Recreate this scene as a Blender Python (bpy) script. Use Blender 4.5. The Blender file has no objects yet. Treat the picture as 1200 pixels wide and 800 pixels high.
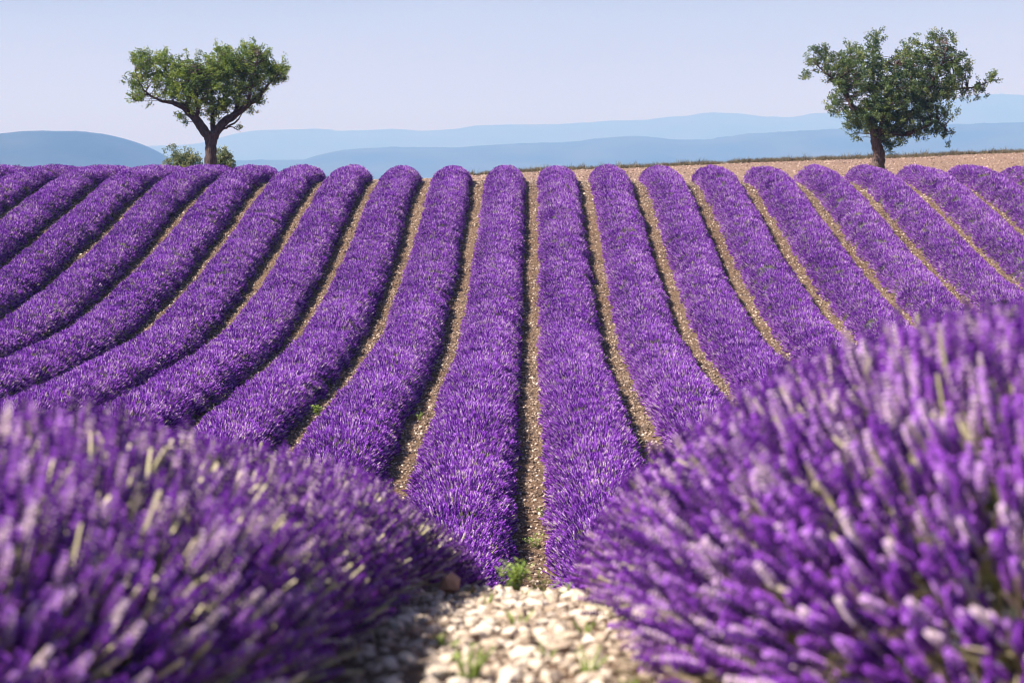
import bpy, math, random
import numpy as np
from mathutils import Vector, Matrix, Euler

R = math.radians
rng = np.random.default_rng(11)
random.seed(11)
scene = bpy.context.scene
COL = scene.collection

# ------------------------------------------------------------------ camera
FPX = 70.0 / 36.0 * 1200.0            # focal length in photograph pixels
HZ = 200.0                            # photograph row of the true horizon
VX = 622.0                            # photograph column of the row direction
cam_data = bpy.data.cameras.new("camera")
cam = bpy.data.objects.new("camera", cam_data)
COL.objects.link(cam)
cam_data.lens = 70.0
cam_data.sensor_width = 36.0
cam_data.clip_start = 0.05
cam_data.clip_end = 60000.0
PITCH = math.atan((400.0 - HZ) / FPX)
YAW = math.atan((VX - 600.0) / FPX)
cam.location = (0, 0, 0)
cam.rotation_euler = (R(90) - PITCH, 0, YAW)
cam_data.dof.use_dof = True
cam_data.dof.focus_distance = 44.0
cam_data.dof.aperture_fstop = 5.4
cam_data.dof.aperture_blades = 9
scene.camera = cam

# ------------------------------------------------------------------ sky and sun
SUN_EL, SUN_AZ = 46.0, -103.0          # azimuth measured from +Y (view) towards +X
world = bpy.data.worlds.new("World")
scene.world = world
world.use_nodes = True
wn, wl = world.node_tree.nodes, world.node_tree.links
sky = wn.new("ShaderNodeTexSky")
sky.sky_type = 'NISHITA'
sky.sun_disc = False
sky.sun_elevation = R(SUN_EL)
sky.sun_rotation = R(SUN_AZ)
sky.altitude = 500.0
sky.air_density = 1.0
sky.dust_density = 0.4
sky.ozone_density = 5.0
tint = wn.new("ShaderNodeMix"); tint.data_type = 'RGBA'; tint.blend_type = 'MULTIPLY'
tint.inputs[0].default_value = 1.0
tint.inputs[7].default_value = (1.30, .90, .87, 1)      # the photograph's lavender white balance
wtc = wn.new("ShaderNodeTexCoord"); wmp = wn.new("ShaderNodeMapping")
wmp.inputs["Scale"].default_value = (1.0, 1.0, 5.0); wmp.inputs["Rotation"].default_value = (0, .25, 0)
wno = wn.new("ShaderNodeTexNoise"); wno.inputs["Scale"].default_value = 4.0; wno.inputs["Detail"].default_value = 6.0
wrg = wn.new("ShaderNodeMapRange")
wrg.inputs[1].default_value = .3; wrg.inputs[2].default_value = .75; wrg.inputs[3].default_value = .93; wrg.inputs[4].default_value = 1.10
wl.new(wtc.outputs["Generated"], wmp.inputs[0]); wl.new(wmp.outputs[0], wno.inputs["Vector"]); wl.new(wno.outputs["Fac"], wrg.inputs[0])
veil = wn.new("ShaderNodeVectorMath"); veil.operation = 'SCALE'
wl.new(sky.outputs[0], veil.inputs[0]); wl.new(wrg.outputs[0], veil.inputs["Scale"])
wl.new(veil.outputs[0], tint.inputs[6])
wl.new(tint.outputs[2], wn["Background"].inputs[0])
wn["Background"].inputs[1].default_value = 0.050

sun_data = bpy.data.lights.new("sun", 'SUN')
sun_data.energy = 5.0
sun_data.angle = R(0.6)
sun_data.color = (1.0, 0.95, 0.91)
sun = bpy.data.objects.new("sun", sun_data)
COL.objects.link(sun)
to_sun = Vector((math.sin(R(SUN_AZ)) * math.cos(R(SUN_EL)),
                 math.cos(R(SUN_AZ)) * math.cos(R(SUN_EL)), math.sin(R(SUN_EL))))
sun.rotation_euler = to_sun.to_track_quat('Z', 'Y').to_euler()
sun.location = (-30, 20, 40)

vs = scene.view_settings
vs.view_transform = 'Standard'
vs.look = 'None'
vs.gamma = 1.0
vs.exposure = 1.28
vs.use_curve_mapping = False

scene.render.engine = 'CYCLES'
cy = scene.cycles
cy.use_denoising = True
cy.pixel_filter_type = 'BLACKMAN_HARRIS'
cy.filter_width = 1.15
cy.max_bounces = 4
cy.use_adaptive_sampling = True
cy.adaptive_threshold = 0.02
cy.diffuse_bounces = 2
cy.transmission_bounces = 3
cy.transparent_max_bounces = 4
cy.volume_bounces = 0
cy.caustics_reflective = False
cy.caustics_refractive = False

# ------------------------------------------------------------------ helpers
def pchip(xs, ys):
    xs = np.asarray(xs, float); ys = np.asarray(ys, float)
    h = np.diff(xs); dl = np.diff(ys) / h
    m = np.zeros_like(ys)
    for i in range(1, len(xs) - 1):
        if dl[i-1] * dl[i] > 0:
            w1, w2 = 2*h[i] + h[i-1], h[i] + 2*h[i-1]
            m[i] = (w1 + w2) / (w1 / dl[i-1] + w2 / dl[i])
    m[0], m[-1] = dl[0], dl[-1]
    def f(x):
        x = np.asarray(x, float)
        xc = np.clip(x, xs[0], xs[-1])
        i = np.clip(np.searchsorted(xs, xc) - 1, 0, len(xs) - 2)
        t = (xc - xs[i]) / h[i]
        return ((1 + 2*t) * (1-t)**2 * ys[i] + t*(1-t)**2 * h[i]*m[i]
                + t*t*(3-2*t) * ys[i+1] + t*t*(t-1) * h[i]*m[i+1])
    return f

_ph = rng.uniform(0, 6.28, (40, 3))
_dir = rng.normal(0, 1, (40, 2))
def wob(x, y, wl_, n=6, s=0):
    """smooth pseudo-noise in about [-1, 1]; wl_ is the wavelength in metres"""
    out = 0
    for i in range(n):
        d = _dir[(i + s) % 40]; d = d / np.hypot(*d)
        k = 6.283 / (wl_ * (0.6 + 0.9 * ((i * 0.618 + s * .37) % 1)))
        out = out + np.sin((x * d[0] + y * d[1]) * k + _ph[(i + s) % 40, 0])
    return out / n * 1.3

def new_mesh(name, V, F, mats=(), midx=None, smooth=False, tint=None):
    me = bpy.data.meshes.new(name)
    me.from_pydata([tuple(v) for v in np.asarray(V, float)], [], [tuple(int(i) for i in f) for f in F])
    for m in mats: me.materials.append(m)
    if midx is not None:
        me.polygons.foreach_set("material_index", np.asarray(midx, dtype=np.int32))
    if smooth:
        me.polygons.foreach_set("use_smooth", np.ones(len(me.polygons), dtype=bool))
    if tint is not None:
        a = me.attributes.new("tint", 'FLOAT', 'POINT')
        a.data.foreach_set("value", np.asarray(tint, dtype=np.float32))
    me.update()
    return me

def link(name, data, parent=None, loc=(0, 0, 0), label=None, category=None, group=None, kind=None):
    o = bpy.data.objects.new(name, data)
    COL.objects.link(o)
    o.location = loc
    if parent is not None: o.parent = parent
    if label: o["label"] = label
    if category: o["category"] = category
    if group: o["group"] = group
    if kind: o["kind"] = kind
    return o

class MB:
    """collects geometry for one mesh"""
    def __init__(s): s.V = []; s.F = []; s.M = []; s.T = []
    def add(s, V, F, m=0, t=0.0):
        b = len(s.V)
        s.V.extend([tuple(v) for v in V]); s.T.extend([t] * len(V))
        s.F.extend([tuple(i + b for i in f) for f in F]); s.M.extend([m] * len(F))
    def tube(s, pts, rad, sides=6, m=0, t=0.0, cap=True):
        pts = [Vector(p) for p in pts]
        V = []; F = []
        ref = Vector((0.31, 0.77, 0.2))
        for i, p in enumerate(pts):
            d = (pts[min(i+1, len(pts)-1)] - pts[max(i-1, 0)]).normalized()
            u = d.cross(ref)
            if u.length < 1e-4: u = d.cross(Vector((1, 0, 0)))
            u.normalize(); w = d.cross(u)
            r = rad[i]
            for k in range(sides):
                a = 2 * math.pi * k / sides
                V.append(p + u * (r * math.cos(a)) + w * (r * math.sin(a)))
        for i in range(len(pts) - 1):
            for k in range(sides):
                a, b = i*sides + k, i*sides + (k+1) % sides
                F.append((a, b, b + sides, a + sides))
        if cap:
            F.append(tuple(range((len(pts)-1)*sides, len(pts)*sides)))
            F.append(tuple(reversed(range(sides))))
        s.add(V, F, m, t)
    def mesh(s, name, mats, smooth=False):
        return new_mesh(name, s.V, s.F, mats, s.M, smooth, s.T)

# ------------------------------------------------------------------ materials
def mat(name):
    m = bpy.data.materials.new(name); m.use_nodes = True
    nt = m.node_tree
    return m, nt, nt.nodes, nt.links, nt.nodes["Principled BSDF"]

def ramp(nodes, stops):
    r = nodes.new("ShaderNodeValToRGB")
    el = r.color_ramp.elements
    while len(el) < len(stops): el.new(0.5)
    for e, (p, c) in zip(el, stops):
        e.position = p; e.color = (*c, 1)
    return r

def mathn(nodes, links, op, a, b):
    n = nodes.new("ShaderNodeMath"); n.operation = op
    for i, v in enumerate((a, b)):
        if isinstance(v, (int, float)): n.inputs[i].default_value = v
        else: links.new(v, n.inputs[i])
    return n.outputs[0]

def tinted(name, stops, rough=0.7, trans=0.25, rnd=0.35, noise_amt=0.25, noise_scale=0.35, tcol=None, spec=0.25):
    """colour = ramp(tint attribute + instance random + slow noise), with some light passing through"""
    m, nt, nd, lk, pb = mat(name)
    at = nd.new("ShaderNodeAttribute"); at.attribute_name = "tint"
    oi = nd.new("ShaderNodeObjectInfo")
    ge = nd.new("ShaderNodeNewGeometry")
    no = nd.new("ShaderNodeTexNoise"); no.inputs["Scale"].default_value = noise_scale
    no.inputs["Detail"].default_value = 3
    lk.new(ge.outputs["Position"], no.inputs["Vector"])
    v = mathn(nd, lk, 'MULTIPLY_ADD', oi.outputs["Random"], rnd)
    v.node.inputs[2].default_value = -rnd / 2
    v = mathn(nd, lk, 'ADD', v, at.outputs["Fac"])
    w = mathn(nd, lk, 'SUBTRACT', no.outputs["Fac"], 0.5)
    w = mathn(nd, lk, 'MULTIPLY', w, noise_amt * 2)
    v = mathn(nd, lk, 'ADD', v, w)
    rp = ramp(nd, stops)
    lk.new(v, rp.inputs[0])
    lk.new(rp.outputs[0], pb.inputs["Base Color"])
    pb.inputs["Roughness"].default_value = rough
    pb.inputs["Specular IOR Level"].default_value = spec
    if trans:
        tb = nd.new("ShaderNodeBsdfTranslucent")
        if tcol:
            mx = nd.new("ShaderNodeMix"); mx.data_type = 'RGBA'; mx.blend_type = 'MULTIPLY'
            mx.inputs[0].default_value = 1.0
            lk.new(rp.outputs[0], mx.inputs[6]); mx.inputs[7].default_value = (*tcol, 1)
            lk.new(mx.outputs[2], tb.inputs[0])
        else:
            lk.new(rp.outputs[0], tb.inputs[0])
        ms = nd.new("ShaderNodeMixShader"); ms.inputs[0].default_value = trans
        lk.new(pb.outputs[0], ms.inputs[1]); lk.new(tb.outputs[0], ms.inputs[2])
        lk.new(ms.outputs[0], nd["Material Output"].inputs[0])
    return m

M_FLOWER = tinted("lavender_flower", [(0.0, (.085, .014, .22)), (0.3, (.27, .048, .51)), (0.58, (.50, .145, .78)),
                                      (0.82, (.74, .44, .90)), (1.0, (.90, .76, .86))], rough=.75, trans=.40)
M_STEM = tinted("lavender_stem", [(0.0, (.21, .22, .10)), (0.5, (.42, .40, .21)), (1.0, (.74, .66, .46))], rough=.6, trans=.15)
M_LEAF = tinted("lavender_leaf", [(0.0, (.05, .075, .045)), (0.5, (.10, .135, .075)), (1.0, (.22, .25, .13))], rough=.65, trans=.2)
M_ALMOND = tinted("tree_leaf", [(0.0, (.055, .09, .03)), (0.4, (.125, .195, .045)), (0.75, (.235, .31, .065)), (1.0, (.33, .37, .11))],
                  rough=.5, trans=.42, rnd=.0, noise_amt=.3, noise_scale=1.2, tcol=(1.3, 1.35, .6), spec=.4)
M_ALMOND2 = tinted("tree_leaf_dark", [(0.0, (.032, .066, .038)), (0.45, (.095, .15, .06)), (0.8, (.20, .255, .085)), (1.0, (.29, .31, .14))],
                   rough=.5, trans=.38, rnd=.0, noise_amt=.3, noise_scale=1.2, tcol=(1.2, 1.3, .6), spec=.4)
M_SHRUB = tinted("shrub_leaf", [(0.0, (.07, .11, .06)), (0.5, (.16, .20, .09)), (1.0, (.34, .33, .13))], rough=.6, trans=.3, rnd=0, noise_scale=2)
M_WEED = tinted("weed_leaf", [(0.0, (.13, .21, .04)), (0.5, (.27, .38, .08)), (1.0, (.48, .56, .18))], rough=.5, trans=.35, rnd=.2)
M_DRY = tinted("dry_grass", [(0.0, (.07, .060, .038)), (0.5, (.16, .13, .08)), (1.0, (.30, .25, .15))], rough=.8, trans=.2, rnd=.4)

def stone_mat(name, stops, rnd=1.0):
    m, nt, nd, lk, pb = mat(name)
    oi = nd.new("ShaderNodeObjectInfo")
    tc = nd.new("ShaderNodeTexCoord")
    no = nd.new("ShaderNodeTexNoise"); no.inputs["Scale"].default_value = 30; no.inputs["Detail"].default_value = 6
    lk.new(tc.outputs["Object"], no.inputs["Vector"])
    w = mathn(nd, lk, 'SUBTRACT', no.outputs["Fac"], 0.5)
    w = mathn(nd, lk, 'MULTIPLY', w, 0.7)
    v = mathn(nd, lk, 'ADD', oi.outputs["Random"], w)
    rp = ramp(nd, stops); lk.new(v, rp.inputs[0])
    lk.new(rp.outputs[0], pb.inputs["Base Color"])
    pb.inputs["Roughness"].default_value = .85
    bp = nd.new("ShaderNodeBump"); bp.inputs["Strength"].default_value = .35; bp.inputs["Distance"].default_value = .004
    lk.new(no.outputs["Fac"], bp.inputs["Height"]); lk.new(bp.outputs[0], pb.inputs["Normal"])
    return m
M_STONE = stone_mat("limestone", [(0.0, (.20, .145, .10)), (0.3, (.38, .295, .215)), (0.7, (.58, .48, .37)), (1.0, (.74, .65, .54))])
M_PEBBLE = stone_mat("field_pebble", [(0.0, (.06, .04, .03)), (0.4, (.17, .118, .085)), (0.75, (.34, .25, .185)), (1.0, (.70, .59, .48))])
M_CLOD = stone_mat("soil_clod", [(0.0, (.14, .085, .06)), (0.4, (.28, .19, .145)), (1.0, (.55, .42, .34))])

def ground_mat():
    m, nt, nd, lk, pb = mat("stony_soil")
    ge = nd.new("ShaderNodeNewGeometry")
    n1 = nd.new("ShaderNodeTexNoise"); n1.inputs["Scale"].default_value = 9; n1.inputs["Detail"].default_value = 8
    n1.inputs["Roughness"].default_value = .7
    n2 = nd.new("ShaderNodeTexNoise"); n2.inputs["Scale"].default_value = .22; n2.inputs["Detail"].default_value = 4
    vo = nd.new("ShaderNodeTexVoronoi"); vo.inputs["Scale"].default_value = 28
    for n in (n1, n2, vo): lk.new(ge.outputs["Position"], n.inputs["Vector"])
    r1 = ramp(nd, [(0.25, (.06, .038, .026)), (0.5, (.135, .092, .064)), (0.72, (.24, .18, .13))])
    lk.new(n1.outputs["Fac"], r1.inputs[0])
    r2 = ramp(nd, [(0.3, (.85, .74, .66)), (0.7, (1.15, 1.12, 1.02))])
    lk.new(n2.outputs["Fac"], r2.inputs[0])
    mx = nd.new("ShaderNodeMix"); mx.data_type = 'RGBA'; mx.blend_type = 'MULTIPLY'; mx.inputs[0].default_value = 1
    lk.new(r1.outputs[0], mx.inputs[6]); lk.new(r2.outputs[0], mx.inputs[7])
    # ploughed reddish field beyond the lavender, green valley far below
    sp = nd.new("ShaderNodeSeparateXYZ"); lk.new(ge.outputs["Position"], sp.inputs[0])
    mr = nd.new("ShaderNodeMapRange"); mr.inputs[1].default_value = 70; mr.inputs[2].default_value = 74
    lk.new(sp.outputs[1], mr.inputs[0])
    r3 = ramp(nd, [(0.3, (.13, .082, .06)), (0.55, (.24, .16, .12)), (0.75, (.36, .255, .195))])
    lk.new(n1.outputs["Fac"], r3.inputs[0])
    m2 = nd.new("ShaderNodeMix"); m2.data_type = 'RGBA'
    lk.new(mr.outputs[0], m2.inputs[0]); lk.new(mx.outputs[2], m2.inputs[6]); lk.new(r3.outputs[0], m2.inputs[7])
    mr2 = nd.new("ShaderNodeMapRange"); mr2.inputs[1].default_value = 98; mr2.inputs[2].default_value = 160
    lk.new(sp.outputs[1], mr2.inputs[0])
    m3 = nd.new("ShaderNodeMix"); m3.data_type = 'RGBA'
    lk.new(mr2.outputs[0], m3.inputs[0]); lk.new(m2.outputs[2], m3.inputs[6]); m3.inputs[7].default_value = (.10, .11, .06, 1)
    lk.new(m3.outputs[2], pb.inputs["Base Color"])
    pb.inputs["Roughness"].default_value = .95
    pb.inputs["Specular IOR Level"].default_value = .15
    ad = mathn(nd, lk, 'MULTIPLY', vo.outputs["Distance"], -.6)
    ad = mathn(nd, lk, 'ADD', ad, n1.outputs["Fac"])
    bp = nd.new("ShaderNodeBump"); bp.inputs["Strength"].default_value = .7; bp.inputs["Distance"].default_value = .04
    lk.new(ad, bp.inputs["Height"]); lk.new(bp.outputs[0], pb.inputs["Normal"])
    return m
M_GROUND = ground_mat()

def bark_mat(name, c0, c1):
    m, nt, nd, lk, pb = mat(name)
    tc = nd.new("ShaderNodeTexCoord"); mp = nd.new("ShaderNodeMapping")
    mp.inputs["Scale"].default_value = (9, 9, 2.2)
    lk.new(tc.outputs["Object"], mp.inputs[0])
    no = nd.new("ShaderNodeTexNoise"); no.inputs["Scale"].default_value = 2.5; no.inputs["Detail"].default_value = 7
    lk.new(mp.outputs[0], no.inputs["Vector"])
    rp = ramp(nd, [(0.3, c0), (0.7, c1)]); lk.new(no.outputs["Fac"], rp.inputs[0])
    lk.new(rp.outputs[0], pb.inputs["Base Color"]); pb.inputs["Roughness"].default_value = .9
    bp = nd.new("ShaderNodeBump"); bp.inputs["Strength"].default_value = .8; bp.inputs["Distance"].default_value = .03
    lk.new(no.outputs["Fac"], bp.inputs["Height"]); lk.new(bp.outputs[0], pb.inputs["Normal"])
    return m
M_BARK = bark_mat("almond_bark", (.035, .022, .020), (.13, .085, .070))

def hill_mat(name, dark, pale, zlo, zhi):
    m, nt, nd, lk, pb = mat(name)
    ge = nd.new("ShaderNodeNewGeometry")
    no = nd.new("ShaderNodeTexNoise"); no.inputs["Scale"].default_value = .004; no.inputs["Detail"].default_value = 7
    lk.new(ge.outputs["Position"], no.inputs["Vector"])
    rp = ramp(nd, [(0.35, dark), (0.75, pale)])
    lk.new(no.outputs["Fac"], rp.inputs[0]); lk.new(rp.outputs[0], pb.inputs["Base Color"])
    pb.inputs["Roughness"].default_value = 1; pb.inputs["Specular IOR Level"].default_value = 0
    return m

# ------------------------------------------------------------------ ground
_g = pchip([-400, -30, 0, 3, 5, 6.5, 8, 10, 13, 16, 20, 23, 27, 32, 36, 43, 50.6, 57, 61, 65.3, 68, 71, 74],
           [-2, -.7, -.62, -.83, -1.12, -1.39, -1.78, -2.36, -3.15, -3.78, -4.27, -4.30, -4.24, -4.16, -4.15, -4.02, -3.25, -2.25, -1.52, -.80, -.48, -.38, -.36])
_ridge = pchip([-400, -40, -14, -8, -4.4, 0, 7.2, 11.3, 15.4, 19.5, 23.5, 40, 120, 400],
               [-9, -2.2, -.85, -.58, -.36, -.06, .22, .42, .54, .70, .86, 1.3, 1.6, 0])
_far = pchip([0, 8, 40, 300, 1500, 4000], [0, -.10, -2.5, -22, -58, -60])
RY = 95.0
def ground_z(x, y):
    x = np.asarray(x, float); y = np.asarray(y, float)
    z = _g(y)
    t = np.clip((y - 71.0) / (RY - 71.0), 0, 1)
    t = t * t * (3 - 2 * t) * .5 + t * .5
    r = _ridge(np.clip(x, -400, 400))
    z = z * (1 - t) + r * t
    over = np.clip(y - RY, 0, 4000)
    z = z + _far(over)
    far = np.clip((y - 1500) / 2500, 0, 1)
    z = z * (1 - far) + -60 * far
    near = (y > -5) & (y < 110)
    z = z + np.where(near, wob(x, y, 1.1, 5, 3) * .012 + wob(x, y, 5, 5, 9) * .02, 0)
    return z

def gsteps():
    xs = np.concatenate([-np.geomspace(15500, 42, 34), np.arange(-40, -1.6, .8), np.arange(-1.6, 1.601, .06),
                         np.arange(2.4, 40.1, .8), np.geomspace(42, 15500, 34)])
    ys = np.concatenate([-np.geomspace(900, 12, 16), np.arange(-10, 0, .5), np.arange(0, 9, .07), np.arange(9, 112, .6),
                         np.geomspace(113, 15500, 60)])
    return xs, ys
xs, ys = gsteps()
X, Y = np.meshgrid(xs, ys)
Z = ground_z(X, Y)
nx, ny = len(xs), len(ys)
idx = np.arange(nx * ny).reshape(ny, nx)
F = np.stack([idx[:-1, :-1], idx[:-1, 1:], idx[1:, 1:], idx[1:, :-1]], -1).reshape(-1, 4)
ground = link("ground", new_mesh("ground", np.stack([X, Y, Z], -1).reshape(-1, 3), F, [M_GROUND], smooth=True), kind="structure")

# ------------------------------------------------------------------ far hills
def px2x(px, d): return (px - VX) / FPX * d
def hill(name, d, depth, pts, m, seed):
    pts = np.array(pts, float)
    xx = px2x(pts[:, 0], d); zz = (HZ - pts[:, 1]) / FPX * d
    prof = pchip(xx, zz)
    n = 900; rows = 27
    gx = np.linspace(xx[0], xx[-1], n)
    V = []
    for j in range(rows):
        u = j / (rows - 1) * 2 - 1            # -1 near foot .. 1 far foot
        s = math.cos(u * math.pi / 2) ** 1.2
        top = prof(gx)
        base = -64.0
        w = wob(gx, gx * 0 + u * depth, depth * .5, 6, seed) * .10 * (abs(u)) + wob(gx, gx * 0 + u * 300, depth * .12, 6, seed + 4) * .02
        zrow = base + (top - base) * np.clip(s + w * s * (1 - s) * 4, 0, 1.2)
        if abs(u) < .05: zrow = top + wob(gx, gx * 0, d * .012, 6, seed) * d * .00035 + wob(gx, gx * 0, d * .004, 6, seed + 8) * d * .00022
        V.append(np.stack([gx, np.full(n, d + u * depth), zrow], -1))
    V = np.concatenate(V)
    idx = np.arange(n * rows).reshape(rows, n)
    F = np.stack([idx[:-1, :-1], idx[:-1, 1:], idx[1:, 1:], idx[1:, :-1]], -1).reshape(-1, 4)
    return link(name, new_mesh(name, V, F, [m], smooth=True), kind="structure")
M_HILL = hill_mat("wooded_hill", (.010, .020, .018), (.052, .058, .040), -60, 200)
hill("hill", 4300, 900, [(-1100, 196), (-700, 185), (-420, 168), (-160, 152), (-60, 159), (0, 157.7), (20, 156), (43, 154), (77, 154), (113, 156), (133, 160),
      (153, 166), (167, 173), (183, 183), (205, 196), (260, 206), (340, 214)], M_HILL, 2)
hill("hill_range", 7000, 1300, [(-900, 200), (100, 199), (240, 190), (280, 188), (360, 187), (377, 182), (400, 177), (430, 174), (483, 172.7), (533, 173), (563, 171),
      (600, 169), (633, 167.7), (667, 167), (700, 162.7), (743, 160), (767, 161.7), (790, 164), (823, 164), (867, 158), (900, 156),
      (950, 153), (987, 151), (1050, 148), (1133, 146), (1200, 144), (1500, 150), (2100, 176)], M_HILL, 6)
hill("mountain_range", 12200, 1900, [(-900, 160), (-300, 168), (60, 176), (165, 172), (207, 170.7), (240, 168), (260, 163), (283, 156.7), (310, 153), (333, 152.5), (377, 151.7),
      (400, 154), (467, 152), (490, 154), (533, 151.7), (563, 147.7), (600, 146.7), (640, 146.5), (677, 145), (720, 142), (750, 141.5),
      (783, 137.7), (800, 136.7), (827, 133), (860, 134), (900, 138), (923, 138), (947, 134), (967, 133), (1040, 126), (1113, 116.7),
      (1153, 111.7), (1183, 112.7), (1200, 114), (1350, 122), (1900, 150)], M_HILL, 11)

# ------------------------------------------------------------------ lavender flower meshes (shared by every row)
def frame(d):
    d = Vector(d).normalized()
    u = d.cross(Vector((.3, .2, .93)))
    if u.length < 1e-3: u = d.cross(Vector((1, 0, 0)))
    u.normalize()
    return d, u, d.cross(u)

def add_spike_low(mb, base, d, stem, head, r, t):
    d, u, w = frame(d)
    base = Vector(base)
    tip = base + d * stem
    # stem: thin three-sided prism
    sr = .0022
    V = []
    for p, k in ((base, 1.2), (tip, 1.0)):
        for a in (0, 2.09, 4.19):
            V.append(p + u * (sr * k * math.cos(a)) + w * (sr * k * math.sin(a)))
    mb.add(V, [(0, 1, 4, 3), (1, 2, 5, 4), (2, 0, 3, 5)], 1, random.random())
    prof = [(0, .25), (.12, .85), (.28, .6), (.45, 1.0), (.62, .72), (.8, .75), (1, .12)]
    V = []; F = []
    for j, (h, k) in enumerate(prof):
        tw = j * .7
        c = tip + d * (head * h)
        for q in range(4):
            a = q * 1.571 + tw
            V.append(c + u * (r * k * math.cos(a)) + w * (r * k * math.sin(a)))
    n = len(prof)
    for j in range(n - 1):
        for q in range(4):
            a, b = j*4 + q, j*4 + (q+1) % 4
            F.append((a, b, b + 4, a + 4))
    mb.add(V, F, 0, t)

def add_spike_high(mb, base, d, stem, head, r, t):
    d, u, w = frame(d)
    base = Vector(base)
    bend = (u * random.uniform(-1, 1) + w * random.uniform(-1, 1)) * stem * .07
    tip = base + d * stem
    mb.tube([base, base + d * stem * .5 + bend, tip, tip + d * head * .9], [.0024, .0020, .0017, .001], 4, 1, random.random(), cap=False)
    nw = random.randint(6, 8)
    for j in range(nw):
        h = head * (j / (nw - 1)) ** .95
        if j == 0 and random.random() < .5: h -= .012
        k = (0.75 + .35 * math.sin(min(1, j / (nw - 1) * 1.25) * 2.6)) * (1 - .35 * (j / (nw - 1)) ** 3)
        c = tip + d * h
        nf = 7
        for q in range(nf):
            a = q * 6.283 / nf + j * .45 + random.uniform(-.2, .2)
            rad = u * math.cos(a) + w * math.sin(a)
            side = d.cross(rad)
            L = r * k * random.uniform(.9, 1.2)
            up = d * (L * random.uniform(.55, .95))
            s = .0034
            p0 = c + rad * .001
            p1 = c + rad * L * .6 + side * s + up * .35
            p2 = c + rad * L * .6 - side * s + up * .35
            p3 = c + rad * L * .55 + up * .9 
            p4 = c + rad * L + up
            mb.add([p0, p1, p2, p3, p4], [(0, 1, 2), (0, 3, 1), (0, 2, 3), (1, 4, 2), (1, 3, 4), (3, 2, 4)], 0, t + random.uniform(-.13, .13))

def spike_tint():
    v = random.random()
    if v < .08: return random.uniform(.80, 1.05)
    return random.uniform(-.02, .74)

def low_clump(i):
    mb = MB()
    for _ in range(33):
        a = random.uniform(0, 6.283); rr = .125 * math.sqrt(random.random())
        bx_, by_ = rr * math.cos(a), rr * math.sin(a)
        d = Vector((bx_ * 2.2 + random.gauss(0, .16), by_ * 2.2 + random.gauss(0, .16), 1))
        add_spike_low(mb, (bx_, by_, -.03), d, random.uniform(.055, .115), random.uniform(.048, .074), random.uniform(.0074, .0104), spike_tint())
    for _ in range(6):            # bare straw-coloured stems between the flowers
        a = random.uniform(0, 6.283); rr = .13 * math.sqrt(random.random())
        p = Vector((rr * math.cos(a), rr * math.sin(a), -.02))
        d = Vector((p.x * 2.2 + random.gauss(0, .3), p.y * 2.2 + random.gauss(0, .3), 1)).normalized()
        mb.tube([p, p + d * random.uniform(.11, .17)], [.0026, .002], 3, 1, random.uniform(.5, 1), cap=False)
    for _ in range(8):
        a = random.uniform(0, 6.283); rr = .13 * math.sqrt(random.random())
        p = Vector((rr * math.cos(a), rr * math.sin(a), -.02))
        d = Vector((random.gauss(0, .6), random.gauss(0, .6), 1)).normalized()
        _, u, w = frame(d)
        L = random.uniform(.05, .10)
        mb.add([p - u * .003, p + u * .003, p + d * L * .6 + u * .004, p + d * L, p + d * L * .6 - u * .004], [(0, 1, 2, 3, 4)], 2, random.random())
    return mb.mesh("lavender_clump", [M_FLOWER, M_STEM, M_LEAF])

def hi_spike(i):
    mb = MB()
    add_spike_high(mb, (0, 0, -.05), (random.gauss(0, .07), random.gauss(0, .07), 1), random.uniform(.10, .17), random.uniform(.045, .064),
                   random.uniform(.0066, .0086), [.12, .3, .42, .5, .56, .66, .84, .22, .38, .95, .6, .47][i])
    return mb.mesh("flower_spike", [M_FLOWER, M_STEM, M_LEAF])

def leaf_tuft(i):
    mb = MB()
    for _ in range(13):
        p = Vector((random.gauss(0, .015), random.gauss(0, .015), -.03))
        d = Vector((random.gauss(0, .5), random.gauss(0, .5), 1)).normalized()
        _, u, w = frame(d)
        L = random.uniform(.05, .11)
        q = p + d * L * .55 + w * .004
        mb.add([p - u * .002, p + u * .002, q + u * .003, p + d * L, q - u * .003], [(0, 1, 2, 3, 4)], 2, random.random())
    for _ in range(4):
        p = Vector((random.gauss(0, .015), random.gauss(0, .015), -.03))
        d = Vector((random.gauss(0, .25), random.gauss(0, .25), 1)).normalized()
        mb.tube([p, p + d * random.uniform(.09, .175)], [.0036, .0025], 3, 1, random.uniform(.7, 1.1), cap=False)
    return mb.mesh("leaf_tuft", [M_FLOWER, M_STEM, M_LEAF])

def source(name, meshes):
    c = bpy.data.collections.new(name)
    for i, me in enumerate(meshes):
        o = bpy.data.objects.new(f"{name}_{i:02d}", me)
        c.objects.link(o)
    return c
SPIKES = [hi_spike(i) for i in range(12)]
C_CLUMP = source("clump_source", [low_clump(i) for i in range(10)])
C_SPIKE = source("spike_source", SPIKES)
C_TUFT = source("tuft_source", [leaf_tuft(i) for i in range(5)])

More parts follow.
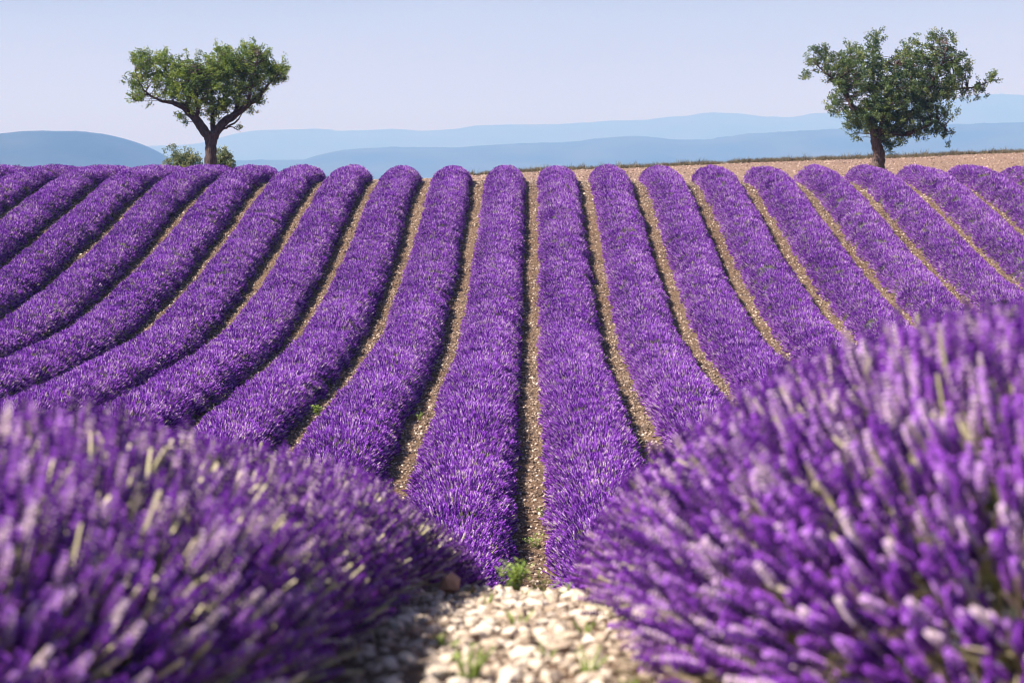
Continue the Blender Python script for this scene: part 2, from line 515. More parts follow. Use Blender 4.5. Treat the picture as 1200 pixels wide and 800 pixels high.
_groups = {}
def scatter_group(coll):
    if coll.name in _groups: return _groups[coll.name]
    ng = bpy.data.node_groups.new("scatter_" + coll.name, 'GeometryNodeTree')
    ng.interface.new_socket("Geometry", in_out='INPUT', socket_type='NodeSocketGeometry')
    ng.interface.new_socket("Geometry", in_out='OUTPUT', socket_type='NodeSocketGeometry')
    n, l = ng.nodes, ng.links
    gi, go = n.new("NodeGroupInput"), n.new("NodeGroupOutput")
    ip = n.new("GeometryNodeInstanceOnPoints")
    ci = n.new("GeometryNodeCollectionInfo")
    ci.inputs[0].default_value = coll
    ci.inputs["Separate Children"].default_value = True
    ci.inputs["Reset Children"].default_value = True
    def attr(nm, tp):
        a = n.new("GeometryNodeInputNamedAttribute"); a.data_type = tp
        a.inputs[0].default_value = nm
        return a.outputs[0]
    l.new(gi.outputs[0], ip.inputs["Points"])
    l.new(ci.outputs[0], ip.inputs["Instance"])
    ip.inputs["Pick Instance"].default_value = True
    l.new(attr("pick", 'INT'), ip.inputs["Instance Index"])
    l.new(attr("rot", 'FLOAT_VECTOR'), ip.inputs["Rotation"])
    l.new(attr("scl", 'FLOAT_VECTOR'), ip.inputs["Scale"])
    l.new(ip.outputs[0], go.inputs[0])
    _groups[coll.name] = ng
    return ng

def eulers(D, spin):
    """euler angles that turn +Z to each direction in D, with a spin about it"""
    D = D / np.linalg.norm(D, axis=1, keepdims=True)
    # R = Rz(yaw) Ry(tilt) Rz(spin): build matrix, extract XYZ euler
    th = np.arccos(np.clip(D[:, 2], -1, 1)); ph = np.arctan2(D[:, 1], D[:, 0])
    ct, st, cp, sp_ = np.cos(th), np.sin(th), np.cos(ph), np.sin(ph)
    cs, ss = np.cos(spin), np.sin(spin)
    A = np.empty((len(D), 3, 3))
    A[:, 0, 0] = cp*ct*cs - sp_*ss; A[:, 0, 1] = -cp*ct*ss - sp_*cs; A[:, 0, 2] = cp*st
    A[:, 1, 0] = sp_*ct*cs + cp*ss; A[:, 1, 1] = -sp_*ct*ss + cp*cs; A[:, 1, 2] = sp_*st
    A[:, 2, 0] = -st*cs; A[:, 2, 1] = st*ss; A[:, 2, 2] = ct
    ey = -np.arcsin(np.clip(A[:, 2, 0], -1, 1))
    ex = np.arctan2(A[:, 2, 1], A[:, 2, 2]); ez = np.arctan2(A[:, 1, 0], A[:, 0, 0])
    return np.stack([ex, ey, ez], 1)

def scatter(name, coll, P, ROT, SCL, npick, parent=None, origin=(0, 0, 0), **kw):
    me = bpy.data.meshes.new(name)
    n = len(P)
    me.vertices.add(n)
    me.vertices.foreach_set("co", (P - np.asarray(origin)).astype(np.float32).ravel())
    a = me.attributes.new("rot", 'FLOAT_VECTOR', 'POINT'); a.data.foreach_set("vector", ROT.astype(np.float32).ravel())
    if SCL.ndim == 1: SCL = np.repeat(SCL[:, None], 3, 1)
    a = me.attributes.new("scl", 'FLOAT_VECTOR', 'POINT'); a.data.foreach_set("vector", SCL.astype(np.float32).ravel())
    a = me.attributes.new("pick", 'INT', 'POINT'); a.data.foreach_set("value", rng.integers(0, npick, n).astype(np.int32))
    me.update()
    o = link(name, me, parent, **kw)
    md = o.modifiers.new("scatter", 'NODES'); md.node_group = scatter_group(coll)
    return o

# ------------------------------------------------------------------ lavender rows
W = 1.8
NEAR_START = 2.35                    # where the two near rows begin, in front of the camera
def row_start(k):
    return NEAR_START if abs(k) < 1 else max(5.5, abs(k * W) * 3.75 * .82 - 4)

def row_shape(k, y):
    """leafy core half-width and height of row k at distance y (flowers stand about 0.17 m above it)"""
    s = int(abs(k * 7) + (3 if k > 0 else 0))
    hw = (.565 - .03 * np.clip((y - 52) / 14, 0, 1)) * (1 + .065 * wob(y, y * 0 + k * 9.1, 1.5, 4, s) + .03 * wob(y, y * 0 + k * 5, .6, 3, s + 2))
    h = .455 * (1 + .085 * wob(y, y * 0 + k * 3.7, 1.7, 4, s + 5) + .035 * wob(y, y * 0 + k, .6, 3, s + 7))
    if k == .5:
        t = np.clip((11 - y) / 5, 0, 1); t = t*t*(3-2*t)
        t2 = np.clip((7.5 - y) / 3.5, 0, 1); t2 = t2*t2*(3-2*t2)
        t3 = np.clip((5.2 - y) / 1.8, 0, 1); t3 = t3*t3*(3-2*t3)
        h = h * (1 - .10 * t + .07 * t2 + .10 * t3); hw = hw * (1 + .02 * t)
    if k == -.5:
        t = np.clip((11 - y) / 5, 0, 1)
        h = h * (1 - .36 * t); hw = hw * (1 - .06 * t)
    end = 71.0 + min(8.0, max(0.0, (-k - 3.2) * 1.5)) + .3 * math.sin(k * 5.3)
    e = np.sqrt(np.clip(1 - np.clip((y - (end - .5)) / .5, 0, 1) ** 2, .0004, 1))
    e = e * np.sqrt(np.clip(1 - np.clip((row_start(k) + .8 - y) / .8, 0, 1) ** 2, .0004, 1))
    return hw * e, h * e, end

def row_surface(k, y, t):
    """point on the core; t in [0, pi] runs over the section from the right foot to the left foot"""
    hw, h, end = row_shape(k, y)
    c, s = np.cos(t), np.sin(t)
    xc = k * W + .035 * wob(y, y * 0 + k * 11, 9, 4, 21)
    if k == -.5: xc = xc - .10 * np.clip((9 - y) / 4, 0, 1)
    x = xc + hw * np.sign(c) * np.abs(c) ** 1.0
    z = ground_z(xc + 0 * x, y) - .02 + h * np.abs(s) ** 1.0
    return np.stack([x, y, z], -1)

def row_normal(k, y, t):
    e = 1e-3
    tc = np.clip(t, .06, math.pi - .06)
    a = row_surface(k, y, tc + e) - row_surface(k, y, tc - e)
    b = row_surface(k, y + .15, tc) - row_surface(k, y - .15, tc)
    n = np.cross(b, a)
    n /= np.linalg.norm(n, axis=1, keepdims=True) + 1e-9
    flip = np.where((n[:, 2] < 0), -1, 1)
    return n * flip[:, None]

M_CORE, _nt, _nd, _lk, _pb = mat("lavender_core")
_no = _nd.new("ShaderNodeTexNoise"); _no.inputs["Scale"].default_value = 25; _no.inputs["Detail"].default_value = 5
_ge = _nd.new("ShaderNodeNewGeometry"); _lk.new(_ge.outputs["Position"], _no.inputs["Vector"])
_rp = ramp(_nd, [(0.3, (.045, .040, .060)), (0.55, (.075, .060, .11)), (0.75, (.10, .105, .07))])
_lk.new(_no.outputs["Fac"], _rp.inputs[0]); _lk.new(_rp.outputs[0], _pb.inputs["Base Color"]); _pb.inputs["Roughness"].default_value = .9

ORD = ["first", "second", "third", "fourth", "fifth", "sixth", "seventh", "eighth", "ninth", "tenth", "eleventh"]
NEAR_END = 9.0
hero = {}
def build_row(k):
    near_row = abs(k) < 1
    x0 = k * W
    y0 = row_start(k)
    end = row_shape(k, np.array([50.]))[2]
    side = k > 0
    n_ = int(abs(k) - .5)
    if near_row:
        label = ("taller lavender row beside the stony path, sweeping down past the shadier bank, on the side of the tree on bare soil" if side
                 else "lower lavender row beside the stony path, its near end full of straw-coloured stems, on the shrub tree side")
        label = ("taller purple lavender row bordering the pale stones, on the bare-soil tree side" if side
                 else "lower purple lavender row bordering the pale stones, on the side of the tree with shrubs")
    else:
        label = f"{ORD[n_]} lavender row counted from the pale stones towards the tree " + ("on bare soil" if side else "with shrubs")
    loc = np.array([x0, y0, float(ground_z(x0, y0))])
    root = link("lavender_row", None, loc=tuple(loc), label=label, category="lavender row", group="lavender rows running up the slope")
    root.empty_display_size = .3
    # leafy core
    yy = np.concatenate([np.arange(y0, min(12, end), .12), np.arange(max(y0, 12), end - 1, .3), np.linspace(end - 1, end, 12)])
    yy = np.unique(np.round(yy, 3))
    tt = np.linspace(0, math.pi, 17)
    YY, TT = np.meshgrid(yy, tt, indexing='ij')
    P = row_surface(k, YY.ravel(), TT.ravel())
    bump = wob(P[:, 0] * 3, P[:, 1], .25, 5, 13) * .02
    P[:, 2] += bump * np.sin(TT.ravel())
    na, nb = len(yy), len(tt)
    idx = np.arange(na * nb).reshape(na, nb)
    F = np.stack([idx[:-1, :-1], idx[1:, :-1], idx[1:, 1:], idx[:-1, 1:]], -1).reshape(-1, 4).tolist()
    F.append(idx[0].tolist())
    link("foliage_mound", new_mesh("foliage_mound", P - loc, F, [M_CORE], smooth=True), root)

    def cover(ya, yb, dens, jitter, upw):
        arc = 1.62
        n = int((yb - ya) * arc * dens)
        i = np.arange(n)
        u = (i + rng.uniform(0, 1, n)) / n            # stratified along the row, golden-ratio across
        v = (i * .61803399 + rng.uniform(-.18, .18, n)) % 1
        y = ya + u * (yb - ya)
        t = .10 + v * (math.pi - .20)
        P = row_surface(k, y, t); N = row_normal(k, y, t)
        D = N + np.array([0, 0, upw]) + rng.normal(0, jitter, (n, 3))
        return P, N, D, y, t
    # far, whole clumps of flower spikes
    ya = NEAR_END - .3 if near_row else y0
    P, N, D, y, t = cover(ya, end, 38, .10, .28)
    S = rng.uniform(.85, 1.18, len(P))
    SC = np.stack([S, S, S * rng.uniform(.85, 1.15, len(P))], 1)
    scatter("flower_spikes", C_CLUMP, P, eulers(D, rng.uniform(0, 6.28, len(P))), SC, 10, root, loc, kind="stuff")
    if not near_row: return
    # near end: spike by spike
    P, N, D, y, t = cover(y0, NEAR_END, 2200, .17, .35)
    S = rng.uniform(.8, 1.2, len(P)) * (1 + .1 * wob(P[:, 0] * 2, P[:, 1], .7, 4, 30))
    E = eulers(D, rng.uniform(0, 6.28, len(P)))
    Dn = D / np.linalg.norm(D, axis=1, keepdims=True)
    H = P + Dn * .17 * S[:, None]
    px = VX + H[:, 0] / H[:, 1] * FPX; py = HZ - H[:, 2] / H[:, 1] * FPX
    vis = (H[:, 1] > 2.2) & (px > 5) & (px < 1195) & (py > 0) & (py < 795)
    face = -(N * H).sum(1) / np.linalg.norm(H, axis=1)
    vis &= face > .12
    order = np.argsort(np.where(vis, H[:, 1], 1e9))[:600]
    order = order[rng.permutation(len(order))[:300]]
    order = order[vis[order]]
    rest = np.ones(len(P), bool); rest[order] = False
    scatter("flower_spikes", C_SPIKE, P[rest], E[rest], S[rest], 12, root, loc, kind="stuff")
    for j, q in enumerate(order):
        o = bpy.data.objects.new("flower_spike", SPIKES[j % 12])
        COL.objects.link(o)
        o.parent = root
        o.location = tuple(P[q] - loc); o.rotation_euler = tuple(E[q]); s = float(S[q]); o.scale = (s, s, s)
    P, N, D, y, t = cover(y0, NEAR_END, 420 if k < 0 else 170, .3, .3)
    S = rng.uniform(.8, 1.3, len(P))
    scatter("leaves", C_TUFT, P, eulers(D, rng.uniform(0, 6.28, len(P))), S, 5, root, loc, kind="stuff")

for n_ in range(11): build_row(-(n_ + .5))
for n_ in range(10): build_row(n_ + .5)

# ------------------------------------------------------------------ trees
def crown_tree(name, label, d, base_px, z_img, origin, scale, trunk, limbs, blobs, leafmat, nleaf, depth, seed, group):
    """trunk/limbs/blobs were measured on an enlarged picture of the tree; they become metres in the tree's own frame"""
    rs = random.Random(seed)
    mpp = d / FPX / scale
    bx0, by0 = base_px
    X0 = px2x(origin[0] + bx0 / scale, d)
    Z0 = float(ground_z(X0, d))
    zimg0 = (HZ - (origin[1] + by0 / scale)) / FPX * d          # height of that picture point in the scene
    off = zimg0 - Z0
    root = link(name, None, loc=(X0, d, Z0), label=label, category="tree", group=group)
    def T(x, y, dep=0.0): return Vector(((x - bx0) * mpp, dep, (by0 - y) * mpp + off))
    pts = [T(x, y) for x, y, w in trunk]; rad = [w * mpp / 2 for x, y, w in trunk]
    pts.insert(0, Vector((pts[0].x, 0, -.08))); rad.insert(0, rad[0] * 1.25)
    mb = MB(); dense_p, dense_r = smooth_path(pts, rad, 4)
    mb.tube(dense_p, [r * (1 + .08 * math.sin(i * 2.1)) for i, r in enumerate(dense_r)], 12)
    trunk_o = link("trunk", mb.mesh("trunk", [M_BARK], True), root)
    skel = []
    for li in limbs:
        P_ = [T(x, y, dep) for x, y, w, dep in li]; r_ = [max(.012, w * mpp / 2) for x, y, w, dep in li]
        dp, dr = smooth_path(P_, r_, 5)
        dp = [p + Vector((rs.gauss(0, .012), rs.gauss(0, .02), rs.gauss(0, .012))) for p in dp]
        mb = MB(); mb.tube(dp, dr, 8)
        link("limb", mb.mesh("limb", [M_BARK], True), root)
        skel += [(p, r) for p, r in zip(dp, dr)]
    # clusters of leaves through the crown volume
    xs_ = [b[0] for b in blobs]; cx = (min(xs_) + max(xs_)) / 2; hw = (max(xs_) - min(xs_)) / 2
    tw = MB(); lf = MB()
    clusters = []
    tot = sum(b[2] * b[3] for b in blobs)
    cen_y = sum(b[1] for b in blobs) / len(blobs)
    for (bx, by, rx, ry) in blobs:
        n = max(2, int(nleaf / 30 * rx * ry / tot))
        edge = min(1.0, math.hypot((bx - cx) / hw, (by - cen_y) / (hw * .55)))
        dmax = depth * math.sqrt(max(.04, 1 - edge ** 2))
        for _ in range(n):
            while True:
                ux, uy = rs.uniform(-1, 1), rs.uniform(-1, 1)
                if ux*ux + uy*uy < 1: break
            if rs.random() < .16:        # shoots that stick out of the crown
                ux *= 1.35; uy = uy * 1.2 - .35
            c = T(bx + ux * rx, by + uy * ry, rs.uniform(-1, 1) * dmax + rs.gauss(0, .06))
            clusters.append(c)
    for c in clusters:
        p, r = min(skel, key=lambda s: (s[0] - c).length + (.35 if s[0].z > c.z else 0))
        if rs.random() < .5:
            mid = p.lerp(c, .5) + Vector((rs.gauss(0, .05), rs.gauss(0, .05), rs.uniform(-.02, .12)))
            r0 = min(r * .5, .016)
            tw.tube([p, mid, c], [r0, r0 * .6, .004], 4, 0, 0, cap=False)
        ax = (c - p); ax = ax.normalized() if ax.length > .01 else Vector((0, 0, 1))
        ax = (ax + Vector((rs.gauss(0, .4), rs.gauss(0, .4), .35 + rs.gauss(0, .3)))).normalized()
        L = rs.uniform(.14, .30)
        tone = rs.uniform(.02, .88)
        tw.tube([c - ax * L * .4, c + ax * L * .6], [.005, .002], 3, 0, 0, cap=False)
        nl = rs.randint(22, 38)
        for j in range(nl):
            s = rs.uniform(-.45, .65) * L
            q = c + ax * s + Vector((rs.gauss(0, .045), rs.gauss(0, .045), rs.gauss(0, .045)))
            dd = Vector((rs.gauss(0, 1), rs.gauss(0, 1), rs.gauss(.1, .8)))
            dd = (dd.normalized() + ax * .5).normalized()
            _, u, w = frame(dd)
            a = rs.uniform(0, 6.28); sd = u * math.cos(a) + w * math.sin(a); nn = dd.cross(sd)
            l = rs.uniform(.06, .105); h = l * rs.uniform(.2, .3)
            lf.add([q, q + dd * l * .5 + sd * h + nn * h * .5, q + dd * l, q + dd * l * .5 - sd * h + nn * h * .5], [(0, 1, 2), (0, 2, 3)], 0,
                   tone + rs.uniform(-.2, .2))
    cr = link("crown", lf.mesh("crown", [leafmat]), root, kind="stuff")
    link("twigs", tw.mesh("twigs", [M_BARK]), cr, kind="stuff")
    return root

def smooth_path(P, r, sub):
    out, rr = [], []
    n = len(P)
    for i in range(n - 1):
        p0, p1, p2, p3 = P[max(i-1, 0)], P[i], P[i+1], P[min(i+2, n-1)]
        for j in range(sub):
            t = j / sub
            out.append(.5 * ((2*p1) + (p2-p0)*t + (2*p0-5*p1+4*p2-p3)*t*t + (3*p1-p0-3*p2+p3)*t**3))
            rr.append(r[i] + (r[i+1] - r[i]) * t)
    out.append(P[-1]); rr.append(r[-1])
    return out, rr

crown_tree("almond_tree", "almond tree forking into two main limbs, low shrubs at its foot, lighter green crown",
    77.0, (523, 790), None, (130, 30), 4.446,
    [(521, 790, 78), (522, 730, 66), (525, 660, 58), (527, 600, 62), (532, 556, 72)],
    [[(522, 590, 50, 0), (490, 545, 52, -.05), (450, 490, 46, -.1), (395, 432, 38, -.15), (335, 408, 24, -.2), (270, 395, 14, -.3), (190, 340, 8, -.35), (150, 250, 5, -.3)],
     [(400, 440, 30, -.15), (412, 380, 24, .1), (400, 300, 18, .3), (360, 220, 10, .5), (300, 180, 6, .6)],
     [(450, 490, 30, -.1), (470, 430, 20, -.4), (470, 330, 14, -.8), (480, 230, 7, -1.0)],
     [(540, 585, 50, 0), (560, 545, 50, .02), (600, 500, 45, .05), (655, 465, 38, .1), (720, 412, 30, .1), (775, 380, 20, .05), (830, 310, 12, 0), (890, 250, 6, 0)],
     [(660, 462, 30, .1), (660, 390, 22, .45), (680, 290, 15, .8), (720, 190, 7, .9)],
     [(720, 412, 22, .1), (740, 350, 18, -.4), (770, 250, 10, -.7), (790, 160, 5, -.7)],
     [(538, 560, 30, 0), (535, 470, 22, .1), (527, 380, 16, .1), (560, 270, 11, 0), (590, 160, 5, 0)],
     [(575, 548, 16, 0), (620, 527, 11, -.1), (668, 500, 9, -.15), (690, 462, 5, -.15)],
     [(620, 527, 7, -.1), (650, 535, 5, -.15), (668, 548, 3, -.15)]],
    [(170, 180, 52, 42), (290, 165, 26, 28), (150, 300, 45, 45), (115, 380, 16, 18), (165, 370, 35, 30), (240, 235, 80, 55), (350, 230, 70, 52), (300, 330, 72, 62),
     (410, 300, 75, 80), (400, 390, 55, 40), (520, 220, 50, 52), (590, 160, 42, 46), (560, 280, 62, 66), (650, 200, 66, 55), (720, 150, 55, 46), (790, 165, 50, 45),
     (700, 270, 85, 75), (800, 250, 75, 62), (865, 265, 48, 50), (910, 225, 20, 32), (760, 350, 55, 42), (640, 360, 66, 55), (535, 400, 30, 65), (480, 370, 36, 55),
     (370, 475, 26, 16), (402, 510, 13, 13), (540, 480, 22, 36), (780, 410, 18, 18), (745, 455, 15, 15), (660, 545, 17, 11), (205, 420, 9, 16), (680, 410, 55, 30), (450, 255, 55, 60), (490, 300, 60, 60), (590, 420, 50, 40), (460, 440, 30, 30), (600, 240, 70, 60)],
    M_ALMOND, 50000, 1.35, 5, "almond trees at the top of the field")

crown_tree("almond_tree", "darker rounded almond tree with a leaning trunk rooted on the bare ploughed soil",
    76.0, (440, 735), None, (920, 30), 4.211,
    [(437, 735, 92), (440, 712, 84), (450, 670, 66), (452, 630, 58), (440, 590, 54), (438, 555, 60)],
    [[(438, 575, 46, 0), (425, 520, 44, -.05), (412, 478, 42, -.1), (370, 440, 38, -.15), (320, 410, 30, -.2), (288, 360, 22, -.25), (245, 300, 14, -.3), (185, 245, 9, -.3), (120, 190, 5, -.3)],
     [(290, 362, 18, -.25), (300, 290, 14, .2), (310, 200, 9, .4), (320, 140, 5, .5)],
     [(440, 575, 40, 0), (478, 545, 44, .05), (530, 518, 44, .1), (570, 470, 40, .15), (640, 420, 30, .2), (720, 362, 22, .2), (800, 322, 13, .1), (900, 312, 8, .05), (985, 285, 5, 0)],
     [(570, 470, 26, .15), (590, 380, 22, .6), (620, 280, 14, .9), (640, 170, 7, 1.0)],
     [(640, 420, 20, .2), (680, 320, 16, -.5), (730, 200, 10, -.8), (760, 110, 5, -.8)],
     [(440, 560, 34, 0), (475, 450, 26, -.3), (495, 330, 18, -.5), (510, 210, 9, -.5)],
     [(430, 540, 26, 0), (440, 430, 20, .3), (430, 300, 14, .5), (425, 170, 8, .4), (425, 90, 4, .3)],
     [(500, 535, 26, .05), (580, 535, 24, -.2), (650, 508, 18, -.4), (720, 480, 10, -.5), (770, 520, 6, -.5)]],
    [(130, 160, 36, 50), (90, 250, 30, 18), (190, 150, 24, 34), (170, 220, 36, 30), (240, 200, 55, 52), (250, 290, 52, 54), (320, 150, 48, 46), (425, 88, 42, 42),
     (420, 150, 24, 36), (340, 230, 85, 76), (420, 260, 95, 80), (240, 400, 38, 52), (300, 330, 56, 56), (330, 500, 45, 38), (390, 490, 55, 44), (490, 500, 38, 52),
     (490, 590, 24, 48), (350, 560, 20, 10), (520, 220, 75, 60), (560, 150, 32, 24), (620, 120, 38, 44), (640, 200, 75, 60), (710, 90, 34, 44), (780, 100, 38, 40),
     (750, 180, 75, 62), (840, 200, 44, 44), (830, 250, 54, 54), (740, 270, 85, 64), (620, 300, 90, 76), (520, 340, 88, 76), (440, 360, 68, 66), (700, 370, 85, 55),
     (620, 400, 76, 55), (760, 330, 62, 52), (740, 450, 60, 52), (700, 500, 52, 38), (620, 520, 52, 34), (560, 560, 32, 34), (760, 530, 28, 24), (785, 570, 14, 18),
     (800, 430, 12, 12), (800, 520, 12, 12), (890, 330, 36, 20), (950, 310, 36, 24), (1000, 270, 30, 26), (940, 355, 20, 11), (880, 355, 14, 11), (660, 560, 16, 9), (620, 450, 66, 44), (420, 440, 75, 55), (500, 430, 85, 60), (570, 480, 60, 48), (330, 430, 60, 40), (470, 540, 40, 30)],
    M_ALMOND2, 62000, 1.5, 9, "almond trees at the top of the field")

# ------------------------------------------------------------------ shrubs behind the first tree
def shrub(label, px, d, w_, h_, seed):
    rs = random.Random(seed)
    x = px2x(px, d); z = float(ground_z(x, d))
    root = link("shrub", None, loc=(x, d, z), label=label, category="shrub", group="shrubs behind the almond tree")
    st = MB(); lf = MB()
    for i in range(46):
        a = rs.uniform(0, 6.28); el = rs.uniform(.25, 1.0)
        tip = Vector((math.cos(a) * w_ * (1.05 - el * .75), math.sin(a) * w_ * (1.05 - el * .75), h_ * (.25 + .75 * el) * rs.uniform(.82, 1.06)))
        b = Vector((rs.gauss(0, .08), rs.gauss(0, .08), -.03))
        st.tube([b, b.lerp(tip, .5) + Vector((0, 0, .12)), tip], [.018, .011, .004], 4, 0, 0, cap=False)
        for c in range(9):
            cc = b.lerp(tip, rs.uniform(.3, 1.0)) + Vector((rs.gauss(0, .10), rs.gauss(0, .10), rs.gauss(.04, .08)))
            tone = rs.uniform(.1, .9)
            for j in range(24):
                q = cc + Vector((rs.gauss(0, .055), rs.gauss(0, .055), rs.gauss(0, .06)))
                dd = Vector((rs.gauss(0, .7), rs.gauss(0, .7), rs.gauss(.8, .5))).normalized()
                _, u, w = frame(dd)
                a2 = rs.uniform(0, 6.28); sd = u * math.cos(a2) + w * math.sin(a2)
                l = rs.uniform(.06, .11); hh = l * .26
                lf.add([q, q + dd * l * .5 + sd * hh, q + dd * l, q + dd * l * .5 - sd * hh], [(0, 1, 2), (0, 2, 3)], 0, tone + rs.uniform(-.25, .25))
    link("stems", st.mesh("stems", [M_BARK]), root, kind="stuff")
    link("foliage", lf.mesh("foliage", [M_SHRUB]), root, kind="stuff")
shrub("wide olive-green shrub behind the forked almond tree, yellowish on top", 214, 81.5, .95, 1.62, 3)
shrub("small blue-green shrub peeping out behind the forked almond tree trunk", 262, 82.5, .60, 1.40, 4)

# ------------------------------------------------------------------ stones
def stone_mesh(i, flat):
    rs = random.Random(100 + i)
    import bmesh
    bm = bmesh.new()
    bmesh.ops.create_icosphere(bm, subdivisions=1, radius=1)
    ax = [Vector((rs.gauss(0, 1), rs.gauss(0, 1), rs.gauss(0, 1))).normalized() for _ in range(6)]
    for v in bm.verts:
        for a in ax:
            dd = v.co.dot(a)
            if dd > .62: v.co -= a * (dd - .62) * .9
        v.co *= rs.uniform(.92, 1.08)
        v.co.x *= 1.0; v.co.y *= rs.uniform(.6, .75) ; v.co.z *= flat
    me = bpy.data.meshes.new("stone"); bm.to_mesh(me); bm.free()
    return me
def with_mat(me, m): me = me.copy(); me.materials.append(m); return me
base_st = [stone_mesh(i, .45 + .06 * (i % 4)) for i in range(9)]
STONES = [with_mat(m, M_STONE) for m in base_st]
C_STONE = source("stone_source", STONES)
C_PEB = source("pebble_source", [with_mat(m, M_PEBBLE) for m in base_st])
C_CLOD = source("clod_source", [with_mat(m, M_CLOD) for m in base_st])

n = 2600
sy = 1.6 + 6.4 * rng.uniform(0, 1, n) ** 1.15
sx = rng.normal(-.03, .21, n); sx = np.clip(sx, -.52, .48) + rng.uniform(-.03, .03, n)
size = rng.uniform(.006, .016, n) + .026 * rng.uniform(0, 1, n) ** 3.5
sz = ground_z(sx, sy) + size * .18
spx = VX + sx / sy * FPX; spy = HZ - sz / sy * FPX
seen = (spy < 800) & (sy > 2.6) & (np.abs(sx) < .33)
order = np.argsort(np.where(seen, -size / sy, 1e9))[:280]
restm = np.ones(n, bool); restm[order] = False
ST_E = np.stack([rng.normal(0, .22, n), rng.normal(0, .22, n), rng.uniform(0, 6.28, n)], 1)
for j, q in enumerate(order):
    o = bpy.data.objects.new("stone", STONES[j % 9]); COL.objects.link(o)
    o.parent = ground
    o.location = (sx[q], sy[q], sz[q]); o.rotation_euler = tuple(ST_E[q]); s = float(size[q]); o.scale = (s, s, s)
P = np.stack([sx, sy, sz], 1)[restm]
nf = 5200
fy = 1.2 + 7.3 * rng.uniform(0, 1, nf); fx = np.clip(rng.normal(0, .24, nf), -.6, .6); fs = rng.uniform(.004, .012, nf)
P2 = np.stack([fx, fy, ground_z(fx, fy) + fs * .2], 1)
E2 = np.stack([rng.normal(0, .3, nf), rng.normal(0, .3, nf), rng.uniform(0, 6.28, nf)], 1)
scatter("gravel", C_STONE, np.concatenate([P, P2]), np.concatenate([ST_E[restm], E2]), np.concatenate([size[restm], fs]), 9,
        kind="stuff", label="pale limestone gravel on the path between the near lavender rows", category="gravel")

# one upright brownish stone at the edge of the stones
x_, y_ = -.262, 6.35
o = link("upright_stone", with_mat(stone_mesh(31, .95), stone_mat("brown_stone", [(0, (.42, .26, .16)), (1, (.55, .36, .24))])),
         loc=(x_, y_, float(ground_z(x_, y_)) + .03), label="upright rounded brown stone at the edge of the pale stones", category="stone")
o.scale = (.042, .05, .055); o.rotation_euler = (0, .2, .5)

# pebbles in the furrows and clods on the ploughed strip
Pl, Sl = [], []
for gk in range(-10, 11):
    x0 = gk * W
    ya = 9.0 if gk == 0 else max(17.0, abs(x0) * 3.75 * .82 - 4)
    m_ = int((71 - ya) * 170)
    y = rng.uniform(ya, 71, m_); x = x0 + rng.uniform(-.36, .36, m_)
    s = rng.uniform(.009, .024, m_) + .030 * rng.uniform(0, 1, m_) ** 4
    Pl.append(np.stack([x, y, ground_z(x, y) + s * .2], 1)); Sl.append(s)
P = np.concatenate(Pl); S = np.concatenate(Sl)
E = np.stack([rng.normal(0, .3, len(P)), rng.normal(0, .3, len(P)), rng.uniform(0, 6.28, len(P))], 1)
scatter("furrow_pebbles", C_PEB, P, E, S, 9, kind="stuff", label="tan pebbles strewn along the furrows between lavender rows", category="pebbles")
m_ = 15000
y = rng.uniform(70.8, 95.5, m_); x = rng.uniform(-9, 32, m_)
s = rng.uniform(.012, .035, m_) + .05 * rng.uniform(0, 1, m_) ** 4
P = np.stack([x, y, ground_z(x, y) + s * .15], 1)
E = np.stack([rng.normal(0, .3, m_), rng.normal(0, .3, m_), rng.uniform(0, 6.28, m_)], 1)
scatter("soil_clods", C_CLOD, P, E, s, 9, kind="stuff", label="reddish soil clods on the ploughed strip behind the lavender", category="soil")

# ------------------------------------------------------------------ dry grass along the far edge of the ploughed strip
def grass_tuft(i, m, hmin, hmax, nb):
    mb = MB()
    for _ in range(nb):
        p = Vector((random.gauss(0, .05), random.gauss(0, .05), -.01))
        d = Vector((random.gauss(0, .35), random.gauss(0, .35), 1)).normalized()
        _, u, w = frame(d); L = random.uniform(hmin, hmax)
        q = p + d * L * .55; e = p + d * L + Vector((random.gauss(0, .1), random.gauss(0, .1), -.05)) * L
        mb.add([p - u * .004, p + u * .004, q + u * .004, e, q - u * .004], [(0, 1, 2, 4), (4, 2, 3)], 0, random.random())
    return mb.mesh("grass_tuft", [m])
C_GRASS = source("grass_source", [grass_tuft(i, M_DRY, .08, .26, 26) for i in range(5)])
m_ = 5200
x = rng.uniform(-3, 34, m_); y = RY + rng.normal(.4, .55, m_)
keep = wob(x, y, 2.5, 5, 17) + rng.uniform(-.6, 1.1, m_) > -.15
x, y = x[keep], y[keep]
P = np.stack([x, y, ground_z(x, y)], 1)
S = rng.uniform(.5, 1.25, len(P)) * np.where(rng.uniform(0, 1, len(P)) < .04, 1.7, 1)
E = np.stack([rng.normal(0, .1, len(P)), rng.normal(0, .1, len(P)), rng.uniform(0, 6.28, len(P))], 1)
scatter("dry_grass", C_GRASS, P, E, S, 5, kind="stuff", label="dark dry grass edging the ploughed strip on the skyline", category="grass")

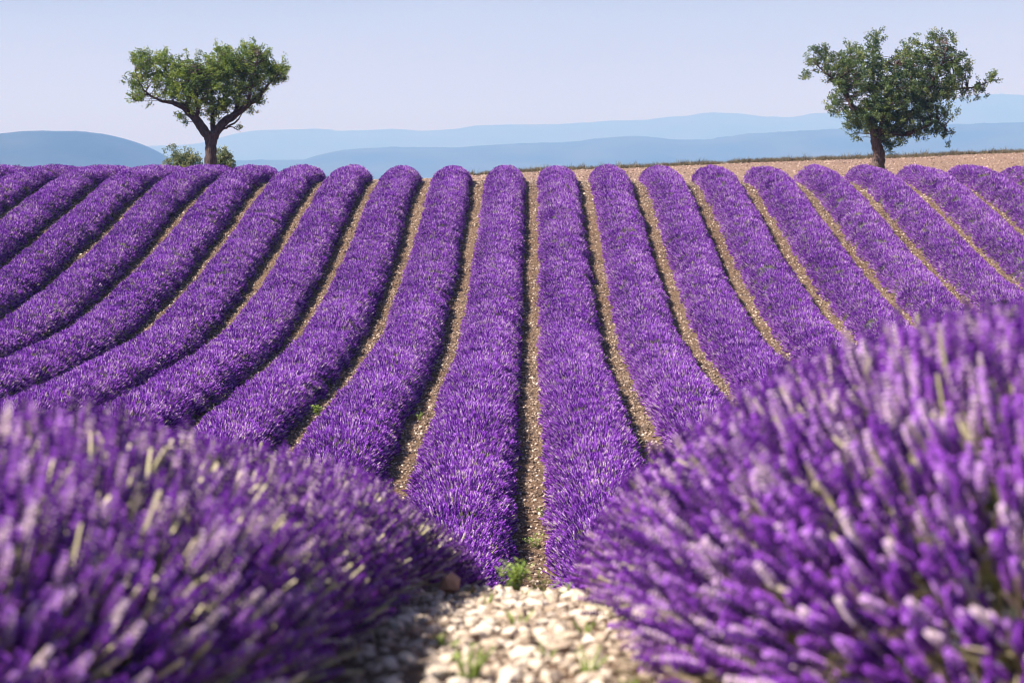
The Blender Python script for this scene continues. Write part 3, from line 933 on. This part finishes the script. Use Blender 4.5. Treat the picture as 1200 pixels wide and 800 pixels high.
# ------------------------------------------------------------------ weeds
def weed(label, x, y, h, spread, nst, seed, dry=.0):
    rs = random.Random(seed)
    z = float(ground_z(x, y))
    root = link("weed", None, loc=(x, y, z), label=label, category="weed", group="green weeds between the rows")
    for i in range(nst):
        a = rs.uniform(0, 6.28); r = rs.uniform(.1, 1) * spread
        tip = Vector((math.cos(a) * r, math.sin(a) * r, h * rs.uniform(.55, 1)))
        b = Vector((tip.x * .15, tip.y * .15, -.01))
        mb = MB()
        mid = b.lerp(tip, .5) + Vector((0, 0, h * .12))
        mb.tube([b, mid, tip], [.0035, .0026, .0014], 4, 0, .6, cap=False)
        nl = max(6, int(h * 130))
        for j in range(nl):
            t = rs.uniform(.12, 1)
            q = b.lerp(mid, t * 2) if t < .5 else mid.lerp(tip, t * 2 - 1)
            a2 = rs.uniform(0, 6.28)
            dd = Vector((math.cos(a2), math.sin(a2), rs.uniform(.1, 1.0))).normalized()
            sd = dd.cross(Vector((0, 0, 1))).normalized()
            l = h * rs.uniform(.16, .30); hh = l * rs.uniform(.18, .28)
            nn = Vector((0, 0, -l * .12))
            mb.add([q, q + dd * l * .45 + sd * hh, q + dd * l + nn, q + dd * l * .45 - sd * hh], [(0, 1, 2), (0, 2, 3)], 0, rs.uniform(.2, 1))
        link("leafy_stem", mb.mesh("leafy_stem", [M_WEED]), root)
weed("pale green leafy weed rising at the far lip of the stones, beside lower lavender row", -.06, 6.75, .115, .075, 11, 1)
weed("low green weed at the far lip of the stones, in mid path", .035, 6.8, .075, .07, 6, 2)
weed("flat weed spreading over the stones at the lip beside the taller row", .13, 6.9, .045, .06, 5, 3)
weed("bright green weed among the nearest pale stones, bushiest one there", -.105, 3.35, .062, .05, 8, 4)
weed("thin green weed among the nearest pale stones on the taller row side", .10, 3.45, .05, .04, 5, 5)
weed("short weed in the middle of the pale stones", -.03, 4.5, .045, .045, 5, 6)
weed("small weed in the middle of the stones on the taller row side", .12, 4.3, .035, .04, 4, 12)
weed("green weed in the furrow between third and fourth lavender rows, shrub tree side", -4.95, 37.0, .26, .16, 7, 7)
weed("green weed in the furrow between second and third lavender rows, shrub tree side", -3.60, 33.5, .22, .16, 7, 8)
weed("small green weed in the furrow between first and second lavender rows, shrub tree side", -1.85, 33.0, .14, .12, 5, 9)
_r = random.Random(77)
for i_, (wx, wy) in enumerate([(-.17, 3.9), (.03, 3.7), (.19, 5.2), (-.12, 5.3), (.05, 5.6), (-.20, 5.9), (.17, 3.25), (.02, 3.1), (-.02, 6.3), (.10, 6.1)]):
    weed("tiny pale green seedling between the pale stones, " + ("close to the lower lavender row" if wx < -.08 else
         "close to the taller lavender row" if wx > .08 else "along the middle of the path"), wx, wy, _r.uniform(.022, .042), .03, 4, 40 + i_)
weed("small weed in the stony furrow just past the dip", .05, 22.5, .16, .16, 6, 10)
weed("low weed hugging the taller row in the stony furrow past the dip", .16, 24.5, .12, .14, 6, 11)

# ------------------------------------------------------------------ haze
hv = bpy.data.materials.new("haze_air"); hv.use_nodes = True
hn = hv.node_tree.nodes; hn.clear()
out = hn.new("ShaderNodeOutputMaterial"); pv = hn.new("ShaderNodeVolumePrincipled")
pv.inputs["Color"].default_value = (.23, .46, 1.0, 1)
pv.inputs["Absorption Color"].default_value = (.72, .58, 1, 1)
pv.inputs["Density"].default_value = 0.00027
pv.inputs["Anisotropy"].default_value = 0.0
hv.node_tree.links.new(pv.outputs[0], out.inputs["Volume"])
bx0, bx1, by0, by1, bz0, bz1 = -15700, 15700, -1000, 15700, -66, 500
V = [(x, y, z) for x in (bx0, bx1) for y in (by0, by1) for z in (bz0, bz1)]
Fb = [(0, 1, 3, 2), (4, 6, 7, 5), (0, 4, 5, 1), (2, 3, 7, 6), (0, 2, 6, 4), (1, 5, 7, 3)]
link("haze", new_mesh("haze", V, Fb, [hv]), kind="stuff", label="blue haze filling the air over the valley", category="haze")
